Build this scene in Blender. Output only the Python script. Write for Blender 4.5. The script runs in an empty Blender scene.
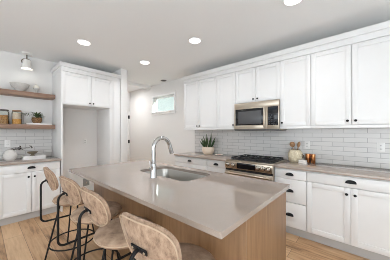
import bpy, bmesh, math, random
from mathutils import Vector, Matrix
from math import pi, sin, cos, radians
random.seed(7)
S = bpy.context.scene
COL = S.collection

# ------------------------------------------------------------------ camera
cd = bpy.data.cameras.new('camera'); cam = bpy.data.objects.new('camera', cd); COL.objects.link(cam)
cd.sensor_width = 36; cd.sensor_fit = 'HORIZONTAL'; cd.lens = 36 * 190 / 390
cd.shift_y = 2.5 / 390; cd.clip_start = 0.02
cam.location = (0, 0, 1.36); cam.rotation_euler = (pi / 2, 0, radians(41.65))
S.camera = cam
# ------------------------------------------------------------------ world, light, exposure
W = bpy.data.worlds.new('daylight'); S.world = W; W.use_nodes = True
bg = W.node_tree.nodes['Background']; bg.inputs[0].default_value = (0.88, 0.95, 1.0, 1); bg.inputs[1].default_value = 1.15
S.view_settings.view_transform = 'Standard'; S.view_settings.look = 'None'
S.view_settings.exposure = 0.25; S.view_settings.gamma = 1.0; S.view_settings.use_curve_mapping = False
try:
    S.cycles.use_denoising = True; S.cycles.filter_width = 0.9; S.cycles.use_adaptive_sampling = False
    S.cycles.max_bounces = 10; S.cycles.diffuse_bounces = 6; S.cycles.transparent_max_bounces = 12
    S.cycles.caustics_reflective = False; S.cycles.caustics_refractive = False
    S.cycles.sample_clamp_indirect = 6
except Exception:
    pass

def area(name, loc, rot, sx, sy, power, color=(1, 1, 1), shape='RECTANGLE', spread=pi):
    l = bpy.data.lights.new(name, 'AREA'); l.shape = shape; l.size = sx; l.size_y = sy
    l.energy = power; l.color = color; l.spread = spread
    o = bpy.data.objects.new(name, l); COL.objects.link(o); o.location = loc; o.rotation_euler = rot
    return o
CEIL = 2.72
# daylight through the great-room windows (right wall and the wall behind the camera)
area('window_daylight', (3.36, -1.4, 1.35), (0, radians(90), 0), 2.2, 3.6, 46, (0.87, 0.94, 1.0))
area('window_daylight', (-0.6, -4.16, 1.75), (radians(90), 0, 0), 4.6, 1.4, 42, (0.87, 0.94, 1.0))
# sun through the right-hand windows falls on the great-room floor behind the camera
sl = bpy.data.lights.new('sun', 'SUN'); sl.energy = 36; sl.angle = radians(1.5); sl.color = (0.90, 0.95, 1.0)
so = bpy.data.objects.new('sun', sl); COL.objects.link(so)
so.rotation_euler = Vector((-0.72, -0.42, -0.55)).to_track_quat('-Z', 'Y').to_euler()
CANS = [(-3.16, 1.03), (-3.18, 2.11), (-1.87, 2.10), (-0.54, 2.12)]
for (x, y) in CANS:
    area('downlight_lamp', (x, y, CEIL - 0.012), (0, 0, 0), 0.15, 0.15, 4.2, (0.98, 0.98, 1.0), 'DISK', radians(150))

# ------------------------------------------------------------------ materials
def M(name, base, rough=0.5, metal=0.0, spec=0.5, **kw):
    m = bpy.data.materials.new(name); m.use_nodes = True
    b = m.node_tree.nodes['Principled BSDF']
    b.inputs['Base Color'].default_value = (*base, 1); b.inputs['Roughness'].default_value = rough
    b.inputs['Metallic'].default_value = metal; b.inputs['Specular IOR Level'].default_value = spec
    for k, v in kw.items():
        b.inputs[k.replace('_', ' ')].default_value = v
    return m
def nodes(m): return m.node_tree.nodes, m.node_tree.links, m.node_tree.nodes['Principled BSDF']
def ramp(N, L, src, stops):
    r = N.new('ShaderNodeValToRGB'); e = r.color_ramp.elements
    while len(e) < len(stops): e.new(0.5)
    for i, (p, c) in enumerate(stops): e[i].position = p; e[i].color = (*c, 1)
    L.new(src, r.inputs[0]); return r.outputs[0]
def noise(N, L, vec, scale, detail=4, rough=0.55):
    n = N.new('ShaderNodeTexNoise'); n.inputs['Scale'].default_value = scale; n.inputs['Detail'].default_value = detail
    n.inputs['Roughness'].default_value = rough
    if vec is not None: L.new(vec, n.inputs['Vector'])
    return n.outputs['Fac']
def mapped(N, L, coord, scale=(1, 1, 1), loc=(0, 0, 0), rot=(0, 0, 0)):
    mp = N.new('ShaderNodeMapping'); mp.inputs['Scale'].default_value = scale
    mp.inputs['Location'].default_value = loc; mp.inputs['Rotation'].default_value = rot
    L.new(coord, mp.inputs['Vector']); return mp.outputs[0]
def bump(N, L, b, h, strength, dist=0.002):
    n = N.new('ShaderNodeBump'); n.inputs['Strength'].default_value = strength; n.inputs['Distance'].default_value = dist
    L.new(h, n.inputs['Height']); L.new(n.outputs[0], b.inputs['Normal'])
def objc(N): return N.new('ShaderNodeTexCoord').outputs['Object']
def geoP(N): return N.new('ShaderNodeNewGeometry').outputs['Position']

m_wall = M('wall_paint', (0.77, 0.755, 0.735), 0.6)
N, L, b = nodes(m_wall); bump(N, L, b, noise(N, L, objc(N), 90, 3), 0.08)
m_ceil = M('ceiling_paint', (0.84, 0.84, 0.83), 0.8)
N, L, b = nodes(m_ceil); bump(N, L, b, noise(N, L, objc(N), 45, 4), 0.25, 0.004)
m_cab = M('cabinet_white', (0.83, 0.82, 0.805), 0.35)
N, L, b = nodes(m_cab); L.new(ramp(N, L, noise(N, L, objc(N), 3), [(0.3, (0.755, 0.75, 0.74)), (0.7, (0.775, 0.77, 0.76))]), b.inputs['Base Color'])
m_trim = M('trim_white', (0.84, 0.83, 0.815), 0.4)
N, L, b = nodes(m_trim); L.new(ramp(N, L, noise(N, L, objc(N), 3), [(0.3, (0.83, 0.82, 0.805)), (0.7, (0.85, 0.84, 0.825))]), b.inputs['Base Color'])
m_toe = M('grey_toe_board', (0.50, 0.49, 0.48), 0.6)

def quartz(name, c1, c2, rough):
    m = M(name, c1, rough)
    N, L, b = nodes(m); o = objc(N)
    f = noise(N, L, o, 160, 5, 0.7); g = noise(N, L, o, 3, 3)
    mx = N.new('ShaderNodeMath'); mx.operation = 'ADD'; L.new(f, mx.inputs[0]); L.new(g, mx.inputs[1])
    dv = N.new('ShaderNodeMath'); dv.operation = 'MULTIPLY'; dv.inputs[1].default_value = 0.5; L.new(mx.outputs[0], dv.inputs[0])
    L.new(ramp(N, L, dv.outputs[0], [(0.35, c1), (0.65, c2)]), b.inputs['Base Color']); return m
m_quartz = quartz('taupe_quartz', (0.35, 0.288, 0.245), (0.40, 0.332, 0.284), 0.045)
m_quartz.node_tree.nodes['Principled BSDF'].inputs['Specular IOR Level'].default_value = 0.75

def wood(name, dark, light, axis='Z', scale=1.0, rough=0.45):
    m = M(name, light, rough); N, L, b = nodes(m); o = objc(N)
    s = {'X': (1.2, 14, 14), 'Y': (14, 1.2, 14), 'Z': (14, 14, 1.2)}[axis]
    v = mapped(N, L, o, tuple(q * scale for q in s))
    n1 = noise(N, L, v, 2.2, 6, 0.6)
    L.new(ramp(N, L, n1, [(0.3, dark), (0.7, light)]), b.inputs['Base Color']); bump(N, L, b, n1, 0.15); return m
m_oak = wood('oak_veneer', (0.215, 0.115, 0.053), (0.305, 0.172, 0.085), 'Z')
m_shelf = wood('walnut_shelf', (0.20, 0.115, 0.075), (0.34, 0.215, 0.15), 'Y')
m_spoon = wood('spoon_wood', (0.30, 0.15, 0.06), (0.45, 0.25, 0.12), 'Z', 2)

# floor: oak planks running along the range wall
m_floor = M('oak_plank_floor', (0.5, 0.34, 0.2), 0.38)
N, L, b = nodes(m_floor); P = geoP(N)
br = N.new('ShaderNodeTexBrick'); br.offset = 0.37; br.offset_frequency = 2
L.new(P, br.inputs['Vector']); br.inputs['Scale'].default_value = 1
br.inputs['Brick Width'].default_value = 1.7; br.inputs['Row Height'].default_value = 0.185
br.inputs['Mortar Size'].default_value = 0.0022; br.inputs['Mortar Smooth'].default_value = 0.2
br.inputs['Color1'].default_value = (0, 0, 0, 1); br.inputs['Color2'].default_value = (1, 1, 1, 1); br.inputs['Mortar'].default_value = (0.5, 0.5, 0.5, 1)
grain = noise(N, L, mapped(N, L, P, (1.0, 11, 1)), 2.4, 7, 0.62)
blot = noise(N, L, mapped(N, L, P, (1.4, 3.2, 1), (4, 2, 0)), 2.0, 4, 0.6)
def mathn(op, a, c):
    n = N.new('ShaderNodeMath'); n.operation = op
    for i, q in enumerate((a, c)):
        if isinstance(q, (int, float)): n.inputs[i].default_value = q
        else: L.new(q, n.inputs[i])
    return n.outputs[0]
tot = mathn('ADD', mathn('ADD', mathn('MULTIPLY', grain, 0.55), mathn('MULTIPLY', blot, 0.3)), mathn('MULTIPLY', br.outputs['Color'], 0.2))
colr = ramp(N, L, tot, [(0.34, (0.17, 0.085, 0.036)), (0.46, (0.48, 0.285, 0.148)), (0.66, (0.66, 0.445, 0.26))])
mix = N.new('ShaderNodeMixRGB'); mix.inputs[2].default_value = (0.16, 0.095, 0.05, 1)
L.new(br.outputs['Fac'], mix.inputs[0]); L.new(colr, mix.inputs[1]); L.new(mix.outputs[0], b.inputs['Base Color'])
bump(N, L, b, mathn('SUBTRACT', grain, mathn('MULTIPLY', br.outputs['Fac'], 2.0)), 0.12)

def tile(name, axis, x0, c, mort):
    m = M(name, c, 0.16); N, L, b = nodes(m); P = geoP(N)
    sp = N.new('ShaderNodeSeparateXYZ'); L.new(P, sp.inputs[0])
    cb = N.new('ShaderNodeCombineXYZ'); L.new(sp.outputs[axis], cb.inputs[0]); L.new(sp.outputs['Z'], cb.inputs[1])
    v = mapped(N, L, cb.outputs[0], (1, 1, 1), (-x0, -0.914 + 10 * 0.0626, 0))
    br = N.new('ShaderNodeTexBrick'); L.new(v, br.inputs['Vector']); br.inputs['Scale'].default_value = 1
    br.inputs['Brick Width'].default_value = 0.246; br.inputs['Row Height'].default_value = 0.0626
    br.inputs['Mortar Size'].default_value = 0.0034; br.inputs['Mortar Smooth'].default_value = 0.3
    br.inputs['Color1'].default_value = (*c, 1); br.inputs['Color2'].default_value = (c[0] * .95, c[1] * .95, c[2] * .955, 1)
    br.inputs['Mortar'].default_value = (*mort, 1)
    L.new(br.outputs['Color'], b.inputs['Base Color'])
    inv = N.new('ShaderNodeMath'); inv.operation = 'SUBTRACT'; inv.inputs[0].default_value = 1; L.new(br.outputs['Fac'], inv.inputs[1])
    bump(N, L, b, inv.outputs[0], 0.35); return m
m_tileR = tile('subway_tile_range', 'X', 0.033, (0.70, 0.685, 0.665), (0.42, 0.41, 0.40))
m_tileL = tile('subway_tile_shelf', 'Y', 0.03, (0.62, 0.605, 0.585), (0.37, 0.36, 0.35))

m_black = M('black_metal', (0.009, 0.009, 0.0095), 0.5, 0.0, 0.25)
m_iron = M('cast_iron', (0.018, 0.018, 0.019), 0.55)
m_steel = M('stainless_steel', (0.62, 0.56, 0.48), 0.28, 1.0)
N, L, b = nodes(m_steel); L.new(ramp(N, L, noise(N, L, mapped(N, L, objc(N), (2, 2, 160)), 3), [(0.3, (0.53, 0.455, 0.37)), (0.7, (0.61, 0.53, 0.435))]), b.inputs['Base Color'])
m_sink = M('sink_steel', (0.50, 0.48, 0.45), 0.3, 1.0)
m_chrome = M('chrome', (0.58, 0.58, 0.58), 0.07, 1.0)
m_blackglass = M('black_glass', (0.010, 0.010, 0.012), 0.06)
m_knob = M('knob_steel', (0.72, 0.68, 0.62), 0.22, 1.0)
m_grayglass = M('oven_window_mesh', (0.075, 0.075, 0.078), 0.25)
m_bluedisp = M('control_screen', (0.02, 0.026, 0.035), 0.1)
m_white = M('white_plastic', (0.80, 0.79, 0.77), 0.35)
m_slot = M('outlet_slots', (0.30, 0.295, 0.29), 0.5)
m_ceramic = M('cream_ceramic', (0.74, 0.70, 0.62), 0.45)
m_potwarm = M('warm_cream_pot', (0.72, 0.60, 0.48), 0.5)
m_bowl = M('grey_stoneware', (0.52, 0.50, 0.47), 0.55)
N, L, b = nodes(m_bowl); L.new(ramp(N, L, noise(N, L, objc(N), 40), [(0.3, (0.56, 0.54, 0.51)), (0.7, (0.64, 0.62, 0.59))]), b.inputs['Base Color'])
m_vase = M('white_textured_ceramic', (0.74, 0.72, 0.69), 0.6)
N, L, b = nodes(m_vase); bump(N, L, b, noise(N, L, objc(N), 60, 3), 0.9, 0.012)
m_copper = M('copper', (0.62, 0.27, 0.11), 0.25, 1.0)
m_leaf = M('green_leaf', (0.07, 0.13, 0.045), 0.4)
N, L, b = nodes(m_leaf); L.new(ramp(N, L, noise(N, L, objc(N), 25), [(0.3, (0.035, 0.075, 0.028)), (0.7, (0.11, 0.19, 0.07))]), b.inputs['Base Color'])
m_olive = M('olive_leaf', (0.13, 0.19, 0.075), 0.55)
m_darkleaf = M('dark_dried_leaf', (0.045, 0.03, 0.022), 0.6)
m_soil = M('soil', (0.05, 0.035, 0.025), 0.9)
m_basket = M('woven_basket', (0.22, 0.12, 0.05), 0.75)
N, L, b = nodes(m_basket); w = N.new('ShaderNodeTexChecker'); w.inputs['Scale'].default_value = 70; L.new(objc(N), w.inputs[0])
w.inputs[1].default_value = (0.30, 0.17, 0.07, 1); w.inputs[2].default_value = (0.12, 0.06, 0.025, 1); L.new(w.outputs[0], b.inputs['Base Color']); bump(N, L, b, w.outputs[1], 0.6, 0.004)
m_paper = M('book_pages', (0.76, 0.74, 0.70), 0.7)
m_cover = M('white_book_cover', (0.78, 0.765, 0.74), 0.45)
m_grain = M('brown_grain', (0.34, 0.16, 0.05), 0.8)
N, L, b = nodes(m_grain); L.new(ramp(N, L, noise(N, L, objc(N), 60), [(0.35, (0.20, 0.085, 0.02)), (0.65, (0.55, 0.28, 0.08))]), b.inputs['Base Color'])
m_amber = M('amber_grain', (0.55, 0.26, 0.06), 0.8)
N, L, b = nodes(m_amber); L.new(ramp(N, L, noise(N, L, objc(N), 70), [(0.35, (0.50, 0.20, 0.03)), (0.65, (0.72, 0.36, 0.08))]), b.inputs['Base Color'])
m_oats = M('pale_oats', (0.70, 0.56, 0.42), 0.8)
N, L, b = nodes(m_oats); L.new(ramp(N, L, noise(N, L, objc(N), 70), [(0.35, (0.60, 0.46, 0.34)), (0.65, (0.76, 0.64, 0.52))]), b.inputs['Base Color'])
m_lid = M('dark_wood_lid', (0.06, 0.04, 0.03), 0.5)
m_lidwood = wood('wood_lid', (0.25, 0.13, 0.06), (0.38, 0.22, 0.12), 'Y', 2)
m_bronze = M('bronze', (0.16, 0.12, 0.09), 0.35, 0.8)
m_pink = M('pale_pink_cloth', (0.62, 0.42, 0.36), 0.8)
m_boxwhite = M('white_box', (0.80, 0.77, 0.73), 0.5)
m_dark = M('dark_grille', (0.10, 0.098, 0.095), 0.6)

def glassy(name, tint, body=0.04, blend=0.25):
    m = bpy.data.materials.new(name); m.use_nodes = True
    N, L = m.node_tree.nodes, m.node_tree.links; N.remove(N['Principled BSDF'])
    t = N.new('ShaderNodeBsdfTransparent'); t.inputs[0].default_value = (*tint, 1)
    g = N.new('ShaderNodeBsdfGlossy'); g.inputs['Roughness'].default_value = 0.04
    d = N.new('ShaderNodeBsdfDiffuse'); d.inputs[0].default_value = (0.8, 0.8, 0.78, 1)
    f = N.new('ShaderNodeLayerWeight'); f.inputs[0].default_value = blend
    a = N.new('ShaderNodeMixShader'); L.new(f.outputs['Fresnel'], a.inputs[0]); L.new(t.outputs[0], a.inputs[1]); L.new(g.outputs[0], a.inputs[2])
    c = N.new('ShaderNodeMixShader'); c.inputs[0].default_value = body; L.new(a.outputs[0], c.inputs[1]); L.new(d.outputs[0], c.inputs[2])
    L.new(c.outputs[0], N['Material Output'].inputs[0]); return m
m_glass = glassy('jar_glass', (0.97, 0.98, 0.97), body=0.015, blend=0.12)
m_pane = glassy('frosted_pane', (0.80, 0.85, 0.815), body=0.10, blend=0.04)
m_clearpane = glassy('clear_pane', (0.95, 0.97, 0.96))

def emit(name, col, st):
    m = bpy.data.materials.new(name); m.use_nodes = True
    N, L = m.node_tree.nodes, m.node_tree.links; N.remove(N['Principled BSDF'])
    e = N.new('ShaderNodeEmission'); e.inputs[0].default_value = (*col, 1); e.inputs[1].default_value = st
    L.new(e.outputs[0], N['Material Output'].inputs[0]); return m
m_lens = emit('lamp_lens', (1.0, 0.97, 0.92), 6.0)
m_bulb = emit('lamp_bulb', (1.0, 0.95, 0.86), 5.0)
m_shade = M('white_lamp_shade', (0.84, 0.82, 0.78), 0.5)

m_fabric = M('beige_crushed_velvet', (0.45, 0.33, 0.23), 0.85, Sheen_Weight=0.08, Sheen_Roughness=0.4)
N, L, b = nodes(m_fabric); o = objc(N)
f1 = noise(N, L, mapped(N, L, o, (1, 1, 0.5)), 34, 6, 0.7)
L.new(ramp(N, L, f1, [(0.33, (0.18, 0.113, 0.074)), (0.47, (0.325, 0.215, 0.142)), (0.64, (0.45, 0.315, 0.22))]), b.inputs['Base Color'])
bump(N, L, b, f1, 0.25, 0.004)
m_seat = M('beige_velvet_seat', (0.45, 0.33, 0.23), 0.85, Sheen_Weight=0.08, Sheen_Roughness=0.4)
N, L, b = nodes(m_seat); f2 = noise(N, L, objc(N), 16, 5, 0.6)
L.new(ramp(N, L, f2, [(0.32, (0.26, 0.17, 0.115)), (0.5, (0.38, 0.26, 0.175)), (0.68, (0.47, 0.335, 0.235))]), b.inputs['Base Color']); bump(N, L, b, f2, 0.15, 0.004)
m_piping = M('beige_piping', (0.50, 0.37, 0.26), 0.8)

# ------------------------------------------------------------------ mesh helpers
class MB:
    def __init__(s): s.bm = bmesh.new()
    def box(s, x0, y0, z0, x1, y1, z1, bev=0.0, seg=2):
        t = bmesh.new()
        r = bmesh.ops.create_cube(t, size=1)
        for v in r['verts']:
            v.co = Vector((x0 + (v.co.x + .5) * (x1 - x0), y0 + (v.co.y + .5) * (y1 - y0), z0 + (v.co.z + .5) * (z1 - z0)))
        if bev: bmesh.ops.bevel(t, geom=list(t.edges), offset=bev, segments=seg, affect='EDGES', profile=0.5, clamp_overlap=True)
        s.merge(t); return s
    def merge(s, t, mat=None):
        if mat is not None: bmesh.ops.transform(t, matrix=mat, verts=t.verts)
        me = bpy.data.meshes.new('tmp'); t.to_mesh(me); t.free(); s.bm.from_mesh(me); bpy.data.meshes.remove(me); return s
    def lathe(s, prof, c, n=32, axis='Z', sx=1, sy=1):
        t = bmesh.new(); rings = []
        for (r, z) in prof:
            if r < 1e-5: rings.append([t.verts.new((0, 0, z))])
            else: rings.append([t.verts.new((r * sx * cos(2 * pi * i / n), r * sy * sin(2 * pi * i / n), z)) for i in range(n)])
        for a, q in zip(rings, rings[1:]):
            for i in range(n):
                j = (i + 1) % n
                if len(a) == 1 and len(q) == 1: continue
                if len(a) == 1: t.faces.new((a[0], q[i], q[j]))
                elif len(q) == 1: t.faces.new((a[i], a[j], q[0]))
                else: t.faces.new((a[i], a[j], q[j], q[i]))
        bmesh.ops.recalc_face_normals(t, faces=t.faces)
        m = Matrix.Translation(c)
        if axis == 'X': m = m @ Matrix.Rotation(pi / 2, 4, 'Y')
        if axis == '-Y': m = m @ Matrix.Rotation(pi / 2, 4, 'X')
        return s.merge(t, m)
    def cyl(s, r, c, h, n=24, axis='Z', bev=0.0):
        p = [(0, 0), (r - bev, 0), (r, bev), (r, h - bev), (r - bev, h), (0, h)] if bev else [(0, 0), (r, 0), (r, h), (0, h)]
        return s.lathe(p, c, n, axis)
    def tube(s, pts, r, n=10, closed=False, taper=None):
        pts = [Vector(p) for p in pts]; t = bmesh.new(); k = len(pts); rings = []
        up = None
        for i, p in enumerate(pts):
            if closed: d = pts[(i + 1) % k] - pts[i - 1]
            else: d = pts[min(i + 1, k - 1)] - pts[max(i - 1, 0)]
            d.normalize()
            if up is None:
                up = d.orthogonal().normalized()
            else:
                up = (up - d * up.dot(d)); up = up.normalized() if up.length > 1e-6 else d.orthogonal().normalized()
            w = d.cross(up); rr = r if taper is None else r * (1 + (taper - 1) * i / (k - 1))
            rings.append([t.verts.new(p + (up * cos(2 * pi * j / n) + w * sin(2 * pi * j / n)) * rr) for j in range(n)])
        for i in range(k if closed else k - 1):
            a, q = rings[i], rings[(i + 1) % k]
            off = 0
            if closed and i == k - 1:
                off = min(range(n), key=lambda o: (a[0].co - q[o].co).length)
            for j in range(n):
                t.faces.new((a[j], a[(j + 1) % n], q[(j + 1 + off) % n], q[(j + off) % n]))
        if not closed:
            t.faces.new(rings[0][::-1]); t.faces.new(rings[-1])
        bmesh.ops.recalc_face_normals(t, faces=t.faces)
        return s.merge(t)
    def build(s, name, mat, parent=None, smooth=True):
        off = Vector((0, 0, 0)); p = parent
        while p is not None: off += p.location; p = p.parent
        if off.length: bmesh.ops.translate(s.bm, verts=s.bm.verts, vec=-off)
        me = bpy.data.meshes.new(name); s.bm.to_mesh(me); s.bm.free()
        me.materials.append(mat)
        if smooth:
            me.shade_smooth()
            try: me.set_sharp_from_angle(angle=radians(38))
            except Exception: pass
        o = bpy.data.objects.new(name, me); COL.objects.link(o)
        if parent is not None: o.parent = parent
        return o

def tag(o, label, cat, group=None):
    o['label'] = label; o['category'] = cat
    if group: o['group'] = group
    return o
def thing(name, label, cat, loc, group=None):
    o = bpy.data.objects.new(name, None); COL.objects.link(o); o.location = loc; o.empty_display_size = 0.05
    return tag(o, label, cat, group)
def struct(o): o['kind'] = 'structure'; return o
def tree_copy(root):
    r = root.copy(); COL.objects.link(r)
    for ch in list(root.children):
        c = ch.copy(); COL.objects.link(c); c.parent = r
        for g in list(ch.children):
            d = g.copy(); COL.objects.link(d); d.parent = c
    return r
def arc(c, r, a0, a1, n, f): return [f(c, r, a0 + (a1 - a0) * i / n) for i in range(n + 1)]

# ------------------------------------------------------------------ room shell
XL, YR = -4.49, 3.31
XR, YB = 3.4, -4.2
struct(MB().box(-6.2, YB, -0.08, XR + .1, YR + 0.1, 0).build('floor', m_floor, smooth=False))
m_bounce_carpet = M('bounce_carpet', (0.66, 0.68, 0.70), 0.95)  # unseen pale carpet, added to bounce neutral light onto the ceiling
N, L, b = nodes(m_bounce_carpet); nf = noise(N, L, objc(N), 180, 3); L.new(ramp(N, L, nf, [(0.3, (0.60, 0.62, 0.64)), (0.7, (0.72, 0.74, 0.76))]), b.inputs['Base Color']); bump(N, L, b, nf, 0.5, 0.006)
g = MB(); g.box(1.1, YB, 0.0, XR, YR, 0.012, 0.004); g.box(-4.4, YB, 0.0, 1.1, -1.3, 0.012, 0.004)
struct(g.build('floor', m_bounce_carpet))
struct(MB().box(-6.2, YB, CEIL, XR + .1, YR + 0.2, CEIL + 0.1).build('ceiling', m_ceil, smooth=False))
# left wall (shelves and refrigerator alcove), stub wall beside the refrigerator
struct(MB().box(XL - 0.12, YB, 0, XL, 2.11, CEIL).build('wall_left', m_wall, smooth=False))
struct(MB().box(XL, 1.965, 0, -3.84, 2.11, CEIL, 0.004).build('wall_stub', m_wall))
# range wall with the high window opening
wx0, wx1, wz0, wz1 = -4.56, -3.655, 1.93, 2.36
g = MB()
g.box(-6.2, YR, 0, wx0, YR + 0.16, CEIL); g.box(wx1, YR, 0, XR + .1, YR + 0.16, CEIL)
g.box(wx0, YR, 0, wx1, YR + 0.16, wz0); g.box(wx0, YR, wz1, wx1, YR + 0.16, CEIL)
struct(g.build('wall_rear', m_wall, smooth=False))
# hall beyond the stub wall
struct(MB().box(-6.2, 2.11 - 0.12, 0, XL - 0.12, 2.11, CEIL).build('wall_hall', m_wall, smooth=False))
struct(MB().box(-4.78, 2.11, 2.635, -4.66, YR, CEIL, 0.004).build('trim_1', m_trim))
g = MB(); g.box(-6.02, 2.11, 0, -5.86, 2.28, CEIL); g.box(-6.02, 2.28, 2.06, -5.86, YR, CEIL); struct(g.build('wall_end', m_wall, smooth=False))
d1 = struct(MB().box(-5.93, 2.30, 0.012, -5.89, 3.225, 2.04, 0.004).build('door_1', m_trim))
g = MB(); g.box(-5.97, 3.23, 0, -5.845, YR, 2.06, 0.004); g.build('door_frame', m_trim, d1)
for z in (0.27, 1.06, 1.87):
    MB().box(-5.8445, 3.232, z - 0.055, -5.832, 3.285, z + 0.055, 0.003).build('hinge', m_black, d1)
# great room walls with window openings (behind and to the right of the camera)
g = MB()
g.box(XR, YB, 0, XR + 0.1, -3.25, CEIL); g.box(XR, 0.65, 0, XR + 0.1, YR, CEIL)
g.box(XR, -3.25, 0, XR + 0.1, 0.65, 0.22); g.box(XR, -3.25, 2.48, XR + 0.1, 0.65, CEIL)
struct(g.build('wall_right', m_wall, smooth=False))
g = MB()
g.box(-6.2, YB - 0.1, 0, -2.95, YB, CEIL); g.box(1.75, YB - 0.1, 0, XR + .1, YB, CEIL)
g.box(-2.95, YB - 0.1, 0, 1.75, YB, 0.22); g.box(-2.95, YB - 0.1, 2.48, 1.75, YB, CEIL)
struct(g.build('wall_front', m_wall, smooth=False))
g = MB()
for y in (-3.25, -1.95, -0.65, 0.61): g.box(XR + 0.02, y, 0.22, XR + 0.08, y + 0.04, 2.48)
g.box(XR + 0.02, -3.25, 0.22, XR + 0.08, 0.65, 0.27); g.box(XR + 0.02, -3.25, 2.43, XR + 0.08, 0.65, 2.48)
struct(g.build('window_2', m_trim))
g = MB()
for x in (-2.95, -1.4, 0.16, 1.71): g.box(x, YB - 0.08, 0.22, x + 0.04, YB - 0.02, 2.48)
g.box(-2.95, YB - 0.08, 0.22, 1.75, YB - 0.02, 0.27); g.box(-2.95, YB - 0.08, 2.43, 1.75, YB - 0.02, 2.48)
struct(g.build('window_3', m_trim))

# high window: sash, casing with sill, frosted pane
g = MB()
fy0, fy1 = YR + 0.085, YR + 0.135
g.box(wx0, fy0, wz0, wx0 + 0.035, fy1, wz1, 0.003); g.box(wx1 - 0.035, fy0, wz0, wx1, fy1, wz1, 0.003)
g.box(wx0 + 0.035, fy0, wz0, wx1 - 0.035, fy1, wz0 + 0.035, 0.003); g.box(wx0 + 0.035, fy0, wz1 - 0.035, wx1 - 0.035, fy1, wz1, 0.003)
w1 = struct(g.build('window_1', m_trim))
g = MB()
g.box(wx0 + 0.03, fy0 + 0.02, wz0 + 0.03, wx1 - 0.03, fy0 + 0.026, wz1 - 0.03); g.build('pane', m_pane, w1, smooth=False)
g = MB()
g.box(wx0 - 0.055, YR - 0.02, wz0, wx0, YR, wz1 + 0.05, 0.003); g.box(wx1, YR - 0.02, wz0, wx1 + 0.055, YR, wz1 + 0.05, 0.003)
g.box(wx0, YR - 0.02, wz1, wx1, YR, wz1 + 0.05, 0.003)
g.build('casing', m_trim, w1)
g = MB(); g.box(wx0 - 0.075, YR - 0.045, wz0 - 0.02, wx1 + 0.075, YR + 0.085, wz0, 0.004); g.box(wx0 - 0.055, YR - 0.018, wz0 - 0.075, wx1 + 0.055, YR, wz0 - 0.02, 0.003)
g.build('sill', m_trim, w1)

# backsplashes
CT = 0.914
UB = 1.415
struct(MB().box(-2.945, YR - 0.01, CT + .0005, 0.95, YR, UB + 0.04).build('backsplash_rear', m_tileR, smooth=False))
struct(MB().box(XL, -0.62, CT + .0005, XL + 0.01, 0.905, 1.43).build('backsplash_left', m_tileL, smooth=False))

# ------------------------------------------------------------------ cabinet helpers (faces of the range run look to -Y, left run to +X)
def place(run, u0, d0, z0, u1, d1, z1):
    """u along the run, d = distance out of the wall"""
    if run == 'R': return (u0, YR - d1, z0, u1, YR - d0, z1)
    return (XL + d0, u0, z0, XL + d1, u1, z1)
def pbox(g, run, *a, bev=0.0): g.box(*place(run, *a), bev)
def ppt(run, u, d, z): return (u, YR - d, z) if run == 'R' else (XL + d, u, z)
def shaker(run, u0, u1, z0, z1, d, parent, name='door', rail=0.057):
    g = MB(); t = 0.02
    pbox(g, run, u0, d - t, z0, u0 + rail, d, z1, bev=0.0016); pbox(g, run, u1 - rail, d - t, z0, u1, d, z1, bev=0.0016)
    pbox(g, run, u0 + rail, d - t, z0, u1 - rail, d, z0 + rail, bev=0.0016); pbox(g, run, u0 + rail, d - t, z1 - rail, u1 - rail, d, z1, bev=0.0016)
    pbox(g, run, u0 + rail - .003, d - t, z0 + rail - .003, u1 - rail + .003, d - 0.009, z1 - rail + .003)
    return g.build(name, m_cab, parent)
def slab(run, u0, u1, z0, z1, d, parent, name='drawer'):
    g = MB(); pbox(g, run, u0, d - 0.02, z0, u1, d, z1, bev=0.0022); return g.build(name, m_cab, parent)
def knob(run, u, z, d, parent):
    g = MB(); prof = [(0.0, 0), (0.006, 0), (0.005, 0.010), (0.012, 0.015), (0.0145, 0.021), (0.012, 0.026), (0, 0.027)]
    g.lathe(prof, ppt(run, u, d, z), 20, '-Y' if run == 'R' else 'X')
    return g.build('knob', m_black, parent)
def cup(run, u, z, d, parent):
    """bin cup pull: quarter-round shell open below, with a flat back flange"""
    t = bmesh.new(); n, k = 18, 8; rx, rz, ry = 0.049, 0.036, 0.026; vs = []
    for j in range(k + 1):
        q = (pi / 2) * j / k
        row = []
        for i in range(n + 1):
            a = pi * i / n
            row.append(t.verts.new((rx * cos(a), ry * sin(q) * max(sin(a), 0) ** 0.5, -0.014 + rz * max(sin(a), 0) ** 0.75 * cos(q))))
        vs.append(row)
    for j in range(k):
        for i in range(n):
            try: t.faces.new((vs[j][i], vs[j][i + 1], vs[j + 1][i + 1], vs[j + 1][i]))
            except ValueError: pass
    bmesh.ops.remove_doubles(t, verts=t.verts, dist=1e-5)
    bmesh.ops.dissolve_degenerate(t, edges=t.edges, dist=1e-5)
    bmesh.ops.recalc_face_normals(t, faces=t.faces)
    bmesh.ops.solidify(t, geom=list(t.faces), thickness=0.0025)
    if run == 'R': m = Matrix.Translation(ppt(run, u, d, z)) @ Matrix.Scale(-1, 4, (0, 1, 0))
    else: m = Matrix.Translation(ppt(run, u, d, z)) @ Matrix(((0, 1, 0, 0), (1, 0, 0, 0), (0, 0, 1, 0), (0, 0, 0, 1)))
    g = MB(); g.merge(t, m); bmesh.ops.recalc_face_normals(g.bm, faces=g.bm.faces)
    return g.build('cup_pull', m_black, parent)

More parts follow.
